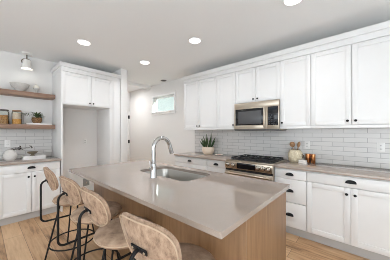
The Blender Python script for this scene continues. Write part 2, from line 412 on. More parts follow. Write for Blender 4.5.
UD = YR - 2.95         # depth of upper door faces
UTOP = 2.418
def upper(u0, u1, z0, label, doors, knobs, rail=True):
    t = thing('wall_cabinet', label, 'cabinet', ((u0 + u1) / 2, YR - UD / 2, z0), 'white wall cabinets on the range wall')
    g = MB(); pbox(g, 'R', u0, 0.011 if z0 < 1.6 else 0.0, z0 + (0.03 if rail else 0), u1, UD - 0.021, UTOP + 0.006)
    if rail: pbox(g, 'R', u0, UD - 0.06, z0, u1, UD - 0.001, z0 + 0.034, bev=0.001)
    g.build('carcass', m_cab, t)
    zz0 = z0 + (0.038 if rail else 0.006)
    ds = []
    for (a, c) in doors: ds.append(shaker('R', a + 0.0022, c - 0.0022, zz0, UTOP, UD, t))
    for (i, u, z) in knobs: knob('R', u, z, UD, ds[i])
    return t
upper(-2.953, -2.081, UB, 'double door white wall cabinet above the potted snake plant', [(-2.953, -2.528), (-2.528, -2.081)], [(0, -2.558, 1.492), (1, -2.490, 1.492)])
upper(-2.081, -1.679, UB, 'narrow single door white wall cabinet immediately left of the microwave', [(-2.081, -1.679)], [(0, -1.715, 1.492)])
upper(-1.679, -0.933, 1.855, 'short double door white wall cabinet directly over the microwave', [(-1.679, -1.3145), (-1.3145, -0.933)], [(0, -1.346, 1.905), (1, -1.276, 1.905)], rail=False)
upper(-0.933, -0.537, UB, 'single door white wall cabinet right of the microwave, above the utensil crock', [(-0.933, -0.537)], [(0, -0.900, 1.502)])
upper(-0.537, 0.315, UB, 'wide double door white wall cabinet at the right edge of the photo', [(-0.537, -0.111), (-0.111, 0.315)], [(0, -0.149, 1.502), (1, -0.073, 1.502)])
# crown over the range-wall cabinets
def crown_profile(g, run, u0, u1, d, bev=0.002):
    pbox(g, run, u0, 0.002, UTOP + 0.006, u1, d + 0.002, UTOP + 0.085, bev=bev)
    pbox(g, run, u0 - 0.018, 0.002, UTOP + 0.080, u1 + 0.018, d + 0.022, UTOP + 0.153, bev=bev)
g = MB(); crown_profile(g, 'R', -2.953, 0.315, UD)
tag(g.build('crown_molding', m_cab), 'long white stepped crown molding along the range wall cabinet tops', 'molding')

# base cabinets, range wall
BD = YR - 2.69
def base(run, u0, u1, d, label, group, loc, kind):
    t = thing('base_cabinet', label, 'cabinet', loc, group)
    g = MB(); pbox(g, run, u0, 0.011, 0.115, u1, d - 0.021, 0.883)
    g.build('carcass', m_cab, t)
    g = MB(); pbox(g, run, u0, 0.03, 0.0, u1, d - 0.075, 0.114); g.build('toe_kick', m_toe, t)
    e = 0.0022
    if kind == 'drawers':
        for (a, c) in ((0.753, 0.868), (0.447, 0.747), (0.128, 0.441)):
            dr = slab(run, u0 + e, u1 - e, a, c, d, t) if c - a < 0.2 else slab(run, u0 + e, u1 - e, a, c, d, t)
            cup(run, (u0 + u1) / 2, (a + c) / 2 + 0.0, d, dr)
    else:
        dr = slab(run, u0 + e, u1 - e, 0.753, 0.868, d, t); cup(run, (u0 + u1) / 2, 0.815, d, dr)
        um = (u0 + u1) / 2
        a = shaker(run, u0 + e, um - e, 0.128, 0.747, d, t); knob(run, um - 0.036, 0.678, d, a)
        c = shaker(run, um + e, u1 - e, 0.128, 0.747, d, t); knob(run, um + 0.036, 0.678, d, c)
    return t
gb = 'white base cabinets on the range wall'
base('R', -2.95, -2.113 + .2 - .2, BD, 'wide white drawer base cabinet at the far left end of the range wall', gb, (-2.53, 3.0, 0), 'drawers')
base('R', -2.113, -1.70, BD, 'narrow white drawer base cabinet just left of the range', gb, (-1.9, 3.0, 0), 'drawers')
base('R', -0.925, -0.537, BD, 'narrow white three drawer base cabinet just right of the range', gb, (-0.73, 3.0, 0), 'drawers')
base('R', -0.537, 0.322, BD, 'wide white base cabinet with two doors below one drawer, right edge of the photo', gb, (-0.1, 3.0, 0), 'doors')
# left wall
LD = 0.625
base('L', 0.145, 0.893, LD, 'white two door base cabinet with one drawer under the floating shelves', 'white base cabinets on the shelf wall', (-4.18, 0.52, 0), 'doors')
base('L', -0.605, 0.141, LD, 'white base cabinet at the left edge under the shelf wall worktop', 'white base cabinets on the shelf wall', (-4.18, -0.23, 0), 'doors')

# worktops
tag(MB().box(-2.965, 2.665, 0.884, -1.698, YR - 0.0105, CT, 0.003).build('worktop', m_quartz), 'taupe quartz worktop under the snake plant, left of the range', 'countertop', 'quartz worktops along the walls')
tag(MB().box(-0.928, 2.665, 0.884, 0.335, YR - 0.0105, CT, 0.003).build('worktop', m_quartz), 'taupe quartz worktop under the utensil crock, right of the range', 'countertop', 'quartz worktops along the walls')
tag(MB().box(XL + 0.0105, -0.615, 0.884, XL + 0.65, 0.905, CT, 0.003).build('worktop', m_quartz), 'taupe quartz worktop below the floating shelves on the left wall', 'countertop', 'quartz worktops along the walls')

# ------------------------------------------------------------------ refrigerator surround
FX = XL + 0.625
fr = thing('refrigerator_cabinet', 'tall white cabinet surround with an empty refrigerator alcove beside the floating shelves', 'cabinet', (-4.18, 1.43, 0))
y0, y1 = 0.908, 1.955
MB().box(XL + 0.002, y0, 0, FX - 0.002, y0 + 0.022, UTOP + 0.006, 0.001).build('side_panel', m_cab, fr)
MB().box(XL + 0.002, 1.735, 0, FX - 0.002, 1.822, UTOP + 0.006, 0.001).build('side_panel', m_cab, fr)
MB().box(FX - 0.03, 1.8225, 0, FX - 0.002, y1, UTOP + 0.006, 0.001).build('filler_strip', m_cab, fr)
MB().box(XL + 0.002, y0 + 0.0225, 1.852, FX - 0.022, 1.7345, UTOP + 0.004).build('carcass', m_cab, fr)
da = shaker('L', y0 + 0.003, 1.3855, 1.858, UTOP, 0.625, fr); knob('L', 1.355, 1.905, 0.625, da)
db = shaker('L', 1.3895, 1.819, 1.858, UTOP, 0.625, fr); knob('L', 1.420, 1.905, 0.625, db)
g = MB(); crown_profile(g, 'L', y0 - 0.001, y1 - 0.012, 0.625); g.build('crown_molding', m_cab, fr)

# ------------------------------------------------------------------ floating shelves
for (z0, lab) in ((1.978, 'brown wooden floating shelf, the upper one, holding the grey bowl'), (1.424, 'brown wooden floating shelf, the lower one, holding jars and a basket plant')):
    tag(MB().box(XL + 0.001, -0.62, z0, -4.25, 0.906, z0 + 0.074, 0.004).build('floating_shelf', m_shelf), lab, 'shelf', 'floating shelves on the left wall')
US, LS = 1.978 + 0.074, 1.424 + 0.074

# ------------------------------------------------------------------ island
isl = thing('kitchen_island', 'kitchen island with oak panelled base and overhanging taupe quartz top', 'island', (-1.57, 1.24, 0))
ix0, ix1, iy0, iy1 = -2.71, -0.475, 0.71, 1.765
def rrect(x0, y0, x1, y1, r, n=8):
    p = []
    for (cx, cy, a) in ((x1 - r, y1 - r, 0), (x0 + r, y1 - r, pi / 2), (x0 + r, y0 + r, pi), (x1 - r, y0 + r, 3 * pi / 2)):
        for i in range(n + 1):
            q = a + (pi / 2) * i / n; p.append((cx + r * cos(q), cy + r * sin(q)))
    return p
hole = rrect(-1.99, 1.215, -1.20, 1.64, 0.09)
outer = rrect(ix0, iy0, ix1, iy1, 0.006, 3)
t = bmesh.new()
def loop(t, pts, z):
    vs = [t.verts.new((x, y, z)) for x, y in pts]
    return vs, [t.edges.new((vs[i], vs[(i + 1) % len(vs)])) for i in range(len(vs))]
zt, zb = CT, CT - 0.031
ot, oe = loop(t, rrect(ix0 + .002, iy0 + .002, ix1 - .002, iy1 - .002, .006, 3), zt); ht, he = loop(t, hole, zt)
bmesh.ops.triangle_fill(t, edges=oe + he, use_beauty=True)
o2, _ = loop(t, outer, zt - 0.002); o3, oe3 = loop(t, outer, zb); h3, he3 = loop(t, hole, zb)
for A, B in ((ot, o2), (o2, o3), (ht, h3)):
    for i in range(len(A)):
        j = (i + 1) % len(A); t.faces.new((A[i], A[j], B[j], B[i]))
bmesh.ops.triangle_fill(t, edges=oe3 + he3, use_beauty=True)
bmesh.ops.recalc_face_normals(t, faces=t.faces)
g = MB(); g.merge(t); g.build('countertop', m_quartz, isl)
bx0, bx1, by0, by1 = -2.655, -0.497, 0.985, 1.725
# base is a hollow box so that the sink bowl has room
MB().box(bx0, by0, 0, bx1, by0 + 0.02, zb - 0.001, 0.0015).build('seating_side_panel', m_oak, isl)
MB().box(bx0, by0 + 0.0205, 0, bx0 + 0.02, by1, zb - 0.001, 0.0015).build('end_panel', m_oak, isl)
MB().box(bx1 - 0.02, by0 + 0.0205, 0, bx1, by1, zb - 0.001, 0.0015).build('end_panel', m_oak, isl)
MB().box(bx0 + 0.0205, by1 - 0.02, 0.1, bx1 - 0.0205, by1, zb - 0.001, 0.0015).build('working_side_panel', m_oak, isl)
# sink bowl
sk = thing('kitchen_sink', 'stainless undermount sink set into the island top', 'sink', (-1.595, 1.43, 0.70))
def srect(d, r): return rrect(-1.99 - .004 + d, 1.215 - .004 + d, -1.20 + .004 - d, 1.64 + .004 - d, r)
t = bmesh.new(); rings = []
for (d, r, z) in ((-0.02, 0.105, zb - 0.002), (0.0, 0.09, zb - 0.002), (0.004, 0.088, zb - 0.012), (0.010, 0.085, 0.76), (0.016, 0.08, 0.735), (0.035, 0.07, 0.718), (0.07, 0.05, 0.712), (0.16, 0.03, 0.706)):
    rings.append([t.verts.new((x, y, z)) for x, y in srect(d, r)])
for A, B in zip(rings, rings[1:]):
    for i in range(len(A)):
        j = (i + 1) % len(A); t.faces.new((A[i], A[j], B[j], B[i]))
t.faces.new(rings[-1]); bmesh.ops.recalc_face_normals(t, faces=t.faces)
for f in t.faces: f.normal_flip() if f.normal.z < -0.5 else None
bmesh.ops.solidify(t, geom=list(t.faces), thickness=-0.0015)
g = MB(); g.merge(t); g.build('bowl', m_sink, sk)
MB().lathe([(0.0, 0), (0.028, 0), (0.042, 0.003), (0.045, 0.006), (0.040, 0.007), (0.03, 0.003), (0.0, 0.002)], (-1.62, 1.43, 0.7065), 28).build('drain', m_chrome, sk)

# faucet
fx, fyy = -1.56, 1.135
fa = thing('kitchen_faucet', 'tall chrome gooseneck faucet on the island beside the sink', 'faucet', (fx, fyy, CT))
MB().lathe([(0, 0), (0.034, 0), (0.034, 0.006), (0.0305, 0.012), (0.030, 0.10), (0.027, 0.135), (0, 0.137)], (fx, fyy, CT), 28).build('body', m_chrome, fa)
R_ = 0.105
pts = [(fx, fyy, CT + 0.12), (fx, fyy, CT + 0.20), (fx, fyy, CT + 0.285)]
pts += [(fx, fyy + R_ - R_ * cos(a), CT + 0.285 + R_ * sin(a)) for a in [pi * i / 18 * 0.92 for i in range(1, 19)]]
MB().tube(pts, 0.0205, 16).build('spout', m_chrome, fa)
e = Vector(pts[-1]); dr = (Vector(pts[-1]) - Vector(pts[-2])).normalized()
MB().tube([e - dr * 0.005, e + dr * 0.02, e + dr * 0.06, e + dr * 0.095], 0.0212, 16, taper=1.15).build('spray_head', m_chrome, fa)
g = MB(); g.tube([(fx - 0.018, fyy, CT + 0.075), (fx - 0.055, fyy, CT + 0.075)], 0.016, 14)
g.tube([(fx - 0.048, fyy, CT + 0.075), (fx - 0.055, fyy, CT + 0.10), (fx - 0.062, fyy, CT + 0.155)], 0.0065, 10)
g.build('lever_handle', m_chrome, fa)

# ------------------------------------------------------------------ microwave
mx0, mx1, my, mz0, mz1 = -1.677, -0.935, 2.915, 1.398, 1.851
mw = thing('microwave', 'stainless over the range microwave with black window and control panel', 'microwave', ((mx0 + mx1) / 2, 3.1, mz0))
MB().box(mx0, my + 0.02, mz0, mx1, YR - 0.012, mz1, 0.003).build('body', m_steel, mw)
xs = -1.150
MB().box(mx0, my - 0.006, mz1 - 0.085, mx1, my + 0.0195, mz1, 0.004).build('vent_panel', m_steel, mw)
g = MB()
z0d, z1d = mz0 + 0.018, mz1 - 0.087
dx0, dx1 = mx0 + 0.022, xs - 0.012
g.box(mx0, my - 0.008, z0d, mx0 + 0.022, my + 0.0195, z1d, 0.003); g.box(dx1 + .0, my - 0.008, z0d, xs + 0.035, my + 0.0195, z1d, 0.003)
g.box(mx0 + 0.022, my - 0.008, z0d, dx1, my + 0.0195, z0d + 0.062, 0.003); g.box(mx0 + 0.022, my - 0.008, z1d - 0.016, dx1, my + 0.0195, z1d, 0.003)
dm = g.build('door', m_steel, mw)
MB().box(dx0, my - 0.006, z0d + 0.06, dx1, my + 0.019, z1d - 0.014, 0.002).build('window', m_blackglass, dm)
MB().box(dx0 + 0.055, my - 0.0072, z0d + 0.085, dx1 - 0.045, my - 0.0055, z1d - 0.055, 0.0005).build('window_screen', m_grayglass, dm)
MB().box(xs - 0.010, my - 0.040, z0d + 0.03, xs + 0.024, my - 0.0265, z1d - 0.012, 0.005).build('handle', m_steel, dm)
for hz in (z0d + 0.05, z1d - 0.06): MB().box(xs - 0.002, my - 0.028, hz, xs + 0.016, my - 0.007, hz + 0.025).build('handle_mount', m_steel, dm)
g = MB(); g.box(xs + 0.037, my - 0.008, z0d, mx1, my + 0.0195, z1d, 0.003); cp = g.build('control_panel', m_steel, mw)
MB().box(xs + 0.050, my - 0.010, z0d + 0.055, mx1 - 0.010, my - 0.0075, z1d - 0.008, 0.001).build('keypad', m_blackglass, cp)
MB().box(xs + 0.064, my - 0.0108, z1d - 0.058, mx1 - 0.032, my - 0.0098, z1d - 0.028).build('display', m_bluedisp, cp)
m_key = M('keypad_legend', (0.045, 0.05, 0.06), 0.3)
for i in range(3):
    for j in range(5):
        bx = xs + 0.066 + i * 0.036; bz = z0d + 0.072 + j * 0.032
        MB().box(bx, my - 0.0106, bz, bx + 0.022, my - 0.0098, bz + 0.012).build('button', m_key, cp)
g = MB(); g.box(mx0 + 0.01, my + 0.002, mz0 - 0.006, mx1 - 0.01, YR - 0.04, mz0 - 0.0005, 0.001); g.box(mx0, my - 0.004, mz0, mx1, my + 0.0195, z0d - 0.001, 0.002)
g.build('bottom_grille', m_dark, mw)

# ------------------------------------------------------------------ range
rx0, rx1, ry = -1.692, -0.932, 2.648
rg = thing('gas_range', 'stainless slide-in gas range with black grates between the wall counters', 'range', ((rx0 + rx1) / 2, 2.98, 0))
MB().box(rx0, ry + 0.03, 0.10, rx1, YR - 0.012, 0.905, 0.002).build('body', m_steel, rg)
MB().box(rx0 + 0.02, ry + 0.08, 0.0, rx1 - 0.02, YR - 0.05, 0.099).build('base', m_black, rg)
MB().box(rx0 - 0.002, ry + 0.02, 0.9055, rx1 + 0.002, YR - 0.012, 0.922, 0.004).build('cooktop', m_steel, rg)
MB().box(rx0 + 0.03, ry + 0.09, 0.9222, rx1 - 0.03, YR - 0.04, 0.9255, 0.001).build('burner_tray', m_iron, rg)
g = MB()
g.box(rx0, ry - 0.012, 0.793, rx1, ry + 0.0295, 0.9045, 0.006); fp = g.build('control_panel', m_steel, rg)
MB().box(-1.475, ry - 0.0145, 0.806, -1.175, ry - 0.0115, 0.892, 0.001).build('display', m_blackglass, fp)
for kx in (-1.645, -1.545, -1.135, -1.065, -0.985):
    g = MB(); g.lathe([(0, 0), (0.027, 0), (0.027, 0.006), (0.021, 0.008), (0.020, 0.036), (0.017, 0.040), (0, 0.040)], (kx, ry - 0.0115, 0.848), 22, '-Y')
    g.box(kx - 0.004, ry - 0.058, 0.832, kx + 0.004, ry - 0.048, 0.864, 0.002); kn = g.build('knob', m_knob, fp)
    MB().lathe([(0.028, 0), (0.034, 0), (0.034, 0.002), (0.028, 0.002), (0.028, 0)], (kx, ry - 0.0119, 0.848), 22, '-Y').build('knob_bezel', m_iron, fp)
g = MB(); g.box(rx0 + 0.004, ry - 0.004, 0.225, rx1 - 0.004, ry + 0.0295, 0.758, 0.005); od = g.build('oven_door', m_steel, rg)
MB().box(rx0 + 0.004, ry + 0.004, 0.7585, rx1 - 0.004, ry + 0.0295, 0.7925).build('vent_slot', m_iron, rg)
MB().box(rx0 + 0.09, ry - 0.006, 0.33, rx1 - 0.09, ry - 0.0035, 0.645, 0.001).build('oven_window', m_blackglass, od)
g = MB(); g.tube([(rx0 + 0.03, ry - 0.055, 0.725), (rx1 - 0.03, ry - 0.055, 0.725)], 0.0145, 16)
for hx in (rx0 + 0.075, rx1 - 0.075): g.box(hx - 0.011, ry - 0.05, 0.713, hx + 0.011, ry - 0.0045, 0.737, 0.003)
g.build('handle', m_steel, od)
MB().box(rx0 + 0.004, ry - 0.002, 0.105, rx1 - 0.004, ry + 0.0295, 0.215, 0.004).build('warming_drawer', m_steel, rg)
gz = 0.957
for k in range(3):
    a = rx0 + 0.045 + k * 0.2245; c = a + 0.2205
    g = MB(); ya, yb = ry + 0.105, YR - 0.055; w = 0.006
    for yy in (ya, (ya + yb) / 2, yb): g.box(a, yy - w, gz - 0.016, c, yy + w, gz, 0.002)
    for xx in (a + w, (a + c) / 2, c - w): g.box(xx - w, ya, gz - 0.016, xx + w, yb, gz, 0.002)
    for yy in (ya + .0, yb):
        for xx in (a + w, c - w): g.box(xx - w, yy - w, 0.926, xx + w, yy + w, gz - 0.01)
    g.build('grate', m_iron, rg)
for (bx, by) in ((-1.535, 2.89), (-1.535, 3.12), (-1.312, 3.0), (-1.088, 2.89), (-1.088, 3.12)):
    g = MB(); g.lathe([(0, 0), (0.05, 0), (0.048, 0.008), (0.036, 0.010), (0.036, 0.016), (0, 0.018)], (bx, by, 0.9257), 22); g.build('burner', m_iron, rg)

# ------------------------------------------------------------------ ceiling lights
for (x, y), lab in zip(CANS, ['lit recessed ceiling downlight in front of the refrigerator cabinet, nearest the shelf wall', 'lit recessed ceiling downlight nearest the high window',
                             'lit recessed ceiling downlight before the left end of the range wall cabinets', 'lit recessed ceiling downlight at the top edge of the photo, right of centre']):
    t = thing('recessed_downlight', lab, 'ceiling light', (x, y, CEIL), 'lit recessed downlights')
    MB().lathe([(0.082, -0.001), (0.082, -0.006), (0.096, -0.006), (0.099, -0.003), (0.099, 0.0), (0.082, -0.001)], (x, y, CEIL), 36).build('trim_ring', m_trim, t)
    MB().lathe([(0, -0.004), (0.081, -0.004), (0.081, -0.0015), (0, -0.0015)], (x, y, CEIL), 36).build('lens', m_lens, t)
x, y = -3.92, 3.17
t = thing('ceiling_vent', 'small dark round ceiling fixture near the high window', 'vent', (x, y, CEIL))
MB().lathe([(0.062, -0.001), (0.062, -0.006), (0.076, -0.005), (0.078, 0), (0.062, -0.001)], (x, y, CEIL), 30).build('trim_ring', m_bronze, t)
g = MB(); g.lathe([(0, -0.003), (0.061, -0.003), (0.061, -0.001), (0, -0.001)], (x, y, CEIL), 30)
g.lathe([(0.018, -0.003), (0.021, -0.006), (0.024, -0.003)], (x, y, CEIL), 30); g.lathe([(0.04, -0.003), (0.043, -0.006), (0.046, -0.003)], (x, y, CEIL), 30)
g.build('grille', m_dark, t)
# hall light (behind the header, out of view) is a small downlight that brightens the hall wall
area('downlight_lamp', (-5.25, 2.6, CEIL - 0.01), (0, 0, 0), 0.3, 0.3, 13, (0.98, 0.98, 1.0), 'DISK', radians(170))
# bell-shade ceiling lamp over the shelves
lx, ly = -4.33, 0.52
t = thing('ceiling_lamp', 'small lit ceiling lamp with white bell shade above the floating shelves', 'lamp', (lx, ly, CEIL))
MB().lathe([(0, 0), (0.075, 0), (0.078, -0.006), (0.070, -0.020), (0.03, -0.026), (0, -0.026)], (lx, ly, CEIL), 32).build('canopy', m_white, t)
g = MB(); g.tube([(lx, ly, CEIL - 0.02), (lx, ly, CEIL - 0.115)], 0.008, 12)
g.tube([(lx, ly - 0.062, 2.545), (lx, ly - 0.068, 2.585), (lx, ly - 0.045, 2.612), (lx, ly, 2.622), (lx, ly + 0.045, 2.612)], 0.008, 10)
g.build('bracket', m_bronze, t)
sh = [(0.0, 0.0), (0.045, -0.002), (0.055, -0.02), (0.058, -0.08), (0.066, -0.115), (0.084, -0.155), (0.081, -0.155), (0.062, -0.113), (0.053, -0.08), (0.05, -0.025), (0, -0.01)]
MB().lathe(sh, (lx, ly, 2.607), 32).build('shade', m_shade, t)
MB().lathe([(0, -0.085), (0.02, -0.09), (0.04, -0.115), (0.044, -0.135), (0.03, -0.15), (0, -0.155)], (lx, ly, 2.607), 24).build('bulb', m_bulb, t)

# ------------------------------------------------------------------ outlets
def outlet(run, u, z, label, w=0.072, h=0.116, d0=0.01):
    t = thing('wall_outlet', label, 'outlet', ppt(run, u, d0, z), 'white wall outlets')
    g = MB(); pbox(g, run, u - w / 2, d0, z - h / 2, u + w / 2, d0 + 0.006, z + h / 2, bev=0.002); g.build('cover_plate', m_white, t)
    for s in (-1, 1):
        g = MB(); pbox(g, run, u - 0.016, d0 + 0.0055, z + s * 0.022 - 0.014, u + 0.016, d0 + 0.0078, z + s * 0.022 + 0.014, bev=0.001)
        rc = g.build('receptacle', m_white, t)
        for q in (-1, 1):
            g = MB(); pbox(g, run, u + q * 0.007 - 0.0025, d0 + 0.0077, z + s * 0.022 - 0.007, u + q * 0.007 + 0.0025, d0 + 0.0083, z + s * 0.022 + 0.007); g.build('slot', m_slot, rc)
    return t
outlet('R', -0.645, 1.172, 'white outlet on the tile behind the utensil crock and copper canisters')
outlet('R', 0.158, 1.176, 'white outlet on the tile at the right edge of the photo')
outlet('L', 0.292, 1.178, 'white outlet on the tile below the glass jars on the left wall')
outlet('L', 1.483, 1.166, 'white outlet on the back wall inside the refrigerator alcove', d0=0.0)
t = thing('water_valve_box', 'white water valve box low on the refrigerator alcove wall behind the island', 'valve box', (XL, 1.50, 0.29))
g = MB(); g.box(XL, 1.42, 0.375, XL + 0.012, 1.59, 0.395, .002); g.box(XL, 1.42, 0.19, XL + 0.012, 1.59, 0.21, .002); g.box(XL, 1.42, 0.21, XL + 0.012, 1.44, 0.375, .002); g.box(XL, 1.57, 0.21, XL + 0.012, 1.59, 0.375, .002)
g.build('frame', m_white, t); MB().box(XL, 1.44, 0.21, XL + 0.003, 1.57, 0.375).build('recess', m_slot, t)
MB().tube([(XL + 0.003, 1.505, 0.27), (XL + 0.03, 1.505, 0.27), (XL + 0.03, 1.505, 0.30)], 0.008, 10).build('valve', m_steel, t)

# ------------------------------------------------------------------ counter stools
def superell(a, n): 
    c, s = cos(a), sin(a); return (abs(c) ** (2 / n) * (1 if c >= 0 else -1), abs(s) ** (2 / n) * (1 if s >= 0 else -1))
def pad(w, h, T, n=2.7, seg=48, rings=9):
    """cushion lying in XZ, thickness along Y, edges curl toward +Y"""
    t = bmesh.new(); sides = []
    for sg in (-1, 1):
        rs = [[t.verts.new((0, sg * T / 2, 0))]]
        for k in range(1, rings + 1):
            r = k / rings; r = sin(r * pi / 2)
            th = (T / 2) * (1 - r ** 5) ** 0.5 if k < rings else 0
            row = []
            for i in range(seg):
                ex, ez = superell(2 * pi * i / seg, n)
                row.append((ex * w / 2 * r, sg * th, ez * h / 2 * r))
            rs.append(row)
        sides.append(rs)
    edge = [t.verts.new(p) for p in sides[0][rings]]
    for si, sg in enumerate((-1, 1)):
        prev = sides[si][0]
        for k in range(1, rings + 1):
            row = edge if k == rings else [t.verts.new(p) for p in sides[si][k]]
            for i in range(seg):
                j = (i + 1) % seg
                if len(prev) == 1: t.faces.new((prev[0], row[i], row[j]))
                else: t.faces.new((prev[i], prev[j], row[j], row[i]))
            prev = row
    bmesh.ops.recalc_face_normals(t, faces=t.faces)
    return t
BW, BH, CURL, LEAN = 0.372, 0.25, 1.05, radians(16)
BZ, BY = 0.874, -0.197
def back_xf(v):
    y = v.y + CURL * v.x * v.x
    p = Matrix.Rotation(LEAN, 4, 'X') @ Vector((v.x, y, v.z))
    return Vector((p.x, p.y + BY, p.z + BZ))
def make_stool():
    t = thing('counter_stool', '', 'stool', (0, 0, 0), 'beige velvet counter stools along the island')
    # seat cushion
    SY, SZ = 0.045, 0.014
    pr = [(0, 0.566), (0.12, 0.566), (0.178, 0.570), (0.203, 0.585), (0.213, 0.604), (0.208, 0.622), (0.188, 0.636), (0.14, 0.644), (0.07, 0.648), (0, 0.649)]
    seat = MB().lathe(pr, (0, SY, SZ), 44).build('seat', m_seat, t)
    MB().tube([(0.2125 * cos(2 * pi * i / 44), SY + 0.2125 * sin(2 * pi * i / 44), SZ + 0.604) for i in range(44)], 0.0045, 8, True).build('piping', m_piping, seat)
    # backrest
    b = pad(BW, BH, 0.05)
    for v in b.verts: v.co = back_xf(v.co)
    bk = MB(); bk.merge(b); bk = bk.build('backrest', m_fabric, t)
    for s in (-1,):
        pp = []
        for i in range(64):
            ex, ez = superell(2 * pi * i / 64, 2.7); pp.append(back_xf(Vector((ex * (BW / 2 - .004), s * 0.016, ez * (BH / 2 - .004)))))
        MB().tube(pp, 0.0035, 8, True).build('piping', m_piping, bk)
    # frame: back tube, bracket, legs, foot ring, seat plate
    bc = back_xf(Vector((0, -0.026, -0.012)))
    n = back_xf(Vector((0, -0.036, -0.012))) - bc
    g = MB(); q = MB(); q.box(-0.052, -0.004, -0.014, 0.052, 0.004, 0.014, 0.004)
    tt = q.bm; g.merge(tt, Matrix.Translation(bc + n * 0.25) @ Matrix.Rotation(LEAN, 4, 'X'))
    br = g.build('back_bracket', m_black, t)
    for s in (-1, 1):
        q = MB(); q.lathe([(0, 0), (0.006, 0), (0.005, 0.003), (0, 0.0035)], (s * 0.038, 0, 0), 12, '-Y'); g = MB(); g.merge(q.bm, Matrix.Translation(bc + n * 0.62) @ Matrix.Rotation(LEAN, 4, 'X'))
        g.build('screw', m_steel, br)
    yb_ = -0.268; zt_ = bc.z - 0.02; zc = 0.43; r1, r2 = 0.055, 0.05
    y0_ = bc.y - 0.006
    pts = [(0, y0_, bc.z)]
    A = Vector((0, y0_, bc.z)); 
    for i in range(1, 9):
        f = i / 8; a = f * pi / 2
        pts.append((0, A.y + (yb_ - A.y) * sin(a), A.z - 0.055 * (1 - cos(a))))
    pts.append((0, yb_, 0.6)); pts.append((0, yb_, zc + r2))
    for i in range(1, 9):
        a = i / 8 * pi / 2; pts.append((0, yb_ + r2 - r2 * cos(a), zc + r2 - r2 * sin(a)))
    pts.append((0, 0.0, zc)); pts.append((0, 0.178, zc))
    MB().tube(pts, 0.009, 12).build('back_tube', m_black, t)
    for k in range(4):
        a = k * pi / 2
        MB().tube([(0.135 * cos(a), SY * 0.7 + 0.135 * sin(a), 0.575), (0.25 * cos(a), 0.012 + 0.25 * sin(a), 0.004)], 0.0085, 10).build('leg', m_black, t)
    zr = 0.15; rr = 0.25 - 0.115 * (zr / 0.561) 
    MB().tube([(rr * cos(2 * pi * i / 56), 0.017 + rr * sin(2 * pi * i / 56), zr) for i in range(56)], 0.0075, 8, True).build('foot_ring', m_black, t)
    MB().cyl(0.155, (0, SY, SZ + 0.557), 0.0085, 32).build('seat_plate', m_black, t)
    return t
SPOTS = [(-2.475, 0.675, -4, 'beige velvet counter stool farthest from the camera, before the white base cabinet under the shelves'),
         (-1.865, 0.68, 3, 'beige velvet counter stool, second from the left, between the farthest stool and the third'),
         (-1.345, 0.68, 0, 'beige velvet counter stool, third from the left, its round seat showing beside the nearest backrest'),
         (-0.75, 0.672, 6, 'beige velvet counter stool nearest the camera, cut by the bottom edge of the photo')]
proto = make_stool()
for i, (x, y, rz, lab) in enumerate(SPOTS):
    o = proto if i == 0 else tree_copy(proto)
    o.location = (x, y, 0); o.rotation_euler = (0, 0, radians(rz)); o['label'] = lab

# ------------------------------------------------------------------ things on the floating shelves
def lathe_thing(name, label, cat, prof, c, mat, n=32, group=None):
    o = MB().lathe(prof, (0, 0, 0), n).build(name, mat); o.location = c; return tag(o, label, cat, group)
lathe_thing('serving_bowl', 'wide grey stoneware bowl on the upper floating shelf', 'bowl',
            [(0, 0), (0.06, 0), (0.06, 0.03), (0.065, 0.042), (0.102, 0.07), (0.120, 0.10), (0.128, 0.136), (0.124, 0.137), (0.114, 0.104), (0.09, 0.076), (0.05, 0.055), (0, 0.05)], (-4.375, 0.435, US), m_bowl, 40)
t = thing('pedestal_dish', 'small white lidded pedestal dish on the upper shelf, right of the grey bowl', 'dish', (-4.375, 0.652, US))
MB().lathe([(0, 0), (0.034, 0), (0.034, 0.006), (0.018, 0.018), (0.018, 0.05), (0.034, 0.07), (0.048, 0.088), (0.048, 0.094), (0, 0.094)], (-4.375, 0.652, US), 28).build('stand', m_bowl, t)
MB().lathe([(0, 0.0), (0.043, 0.0), (0.043, 0.022), (0.034, 0.046), (0.016, 0.058), (0.008, 0.061), (0.009, 0.074), (0, 0.076)], (-4.375, 0.652, US + 0.0942), 28).build('lid', m_ceramic, t)
def jar(y, r, h, label, fills, lid, lidr):
    t = thing('storage_jar', label, 'jar', (-4.37, y, LS), 'glass storage jars on the lower shelf')
    c = (-4.37, y, LS)
    MB().lathe([(0, 0), (r - .004, 0), (r, 0.004), (r, h - 0.045), (r - 0.008, h - 0.030), (r - 0.008, h - 0.022), (r - 0.011, h - 0.022), (r - 0.011, h - 0.031), (r - .003, h - 0.046), (r - .003, 0.005), (0, 0.004)], c, 32).build('glass_body', m_glass, t)
    z = 0.0055
    for (hh, mat, nm) in fills:
        MB().lathe([(0, z), (r - 0.0045, z), (r - 0.0045, z + hh - .003), (r * .6, z + hh), (0, z + hh + .002)], c, 28).build(nm, mat, t); z += hh + .0022
    MB().lathe([(0, h - 0.0215), (lidr, h - 0.0215), (lidr, h - 0.003), (lidr - 0.003, h), (0, h)], c, 28).build('lid', lid, t)
    return t
jar(0.245, 0.058, 0.235, 'glass jar of brown grains with dark lid at the left end of the lower shelf', [(0.14, m_grain, 'contents')], m_lid, 0.056)
jar(0.398, 0.066, 0.235, 'wider glass jar layered pale oats over amber grain with wooden lid, lower shelf', [(0.085, m_amber, 'grain_layer'), (0.10, m_oats, 'oat_layer')], m_lidwood, 0.058)
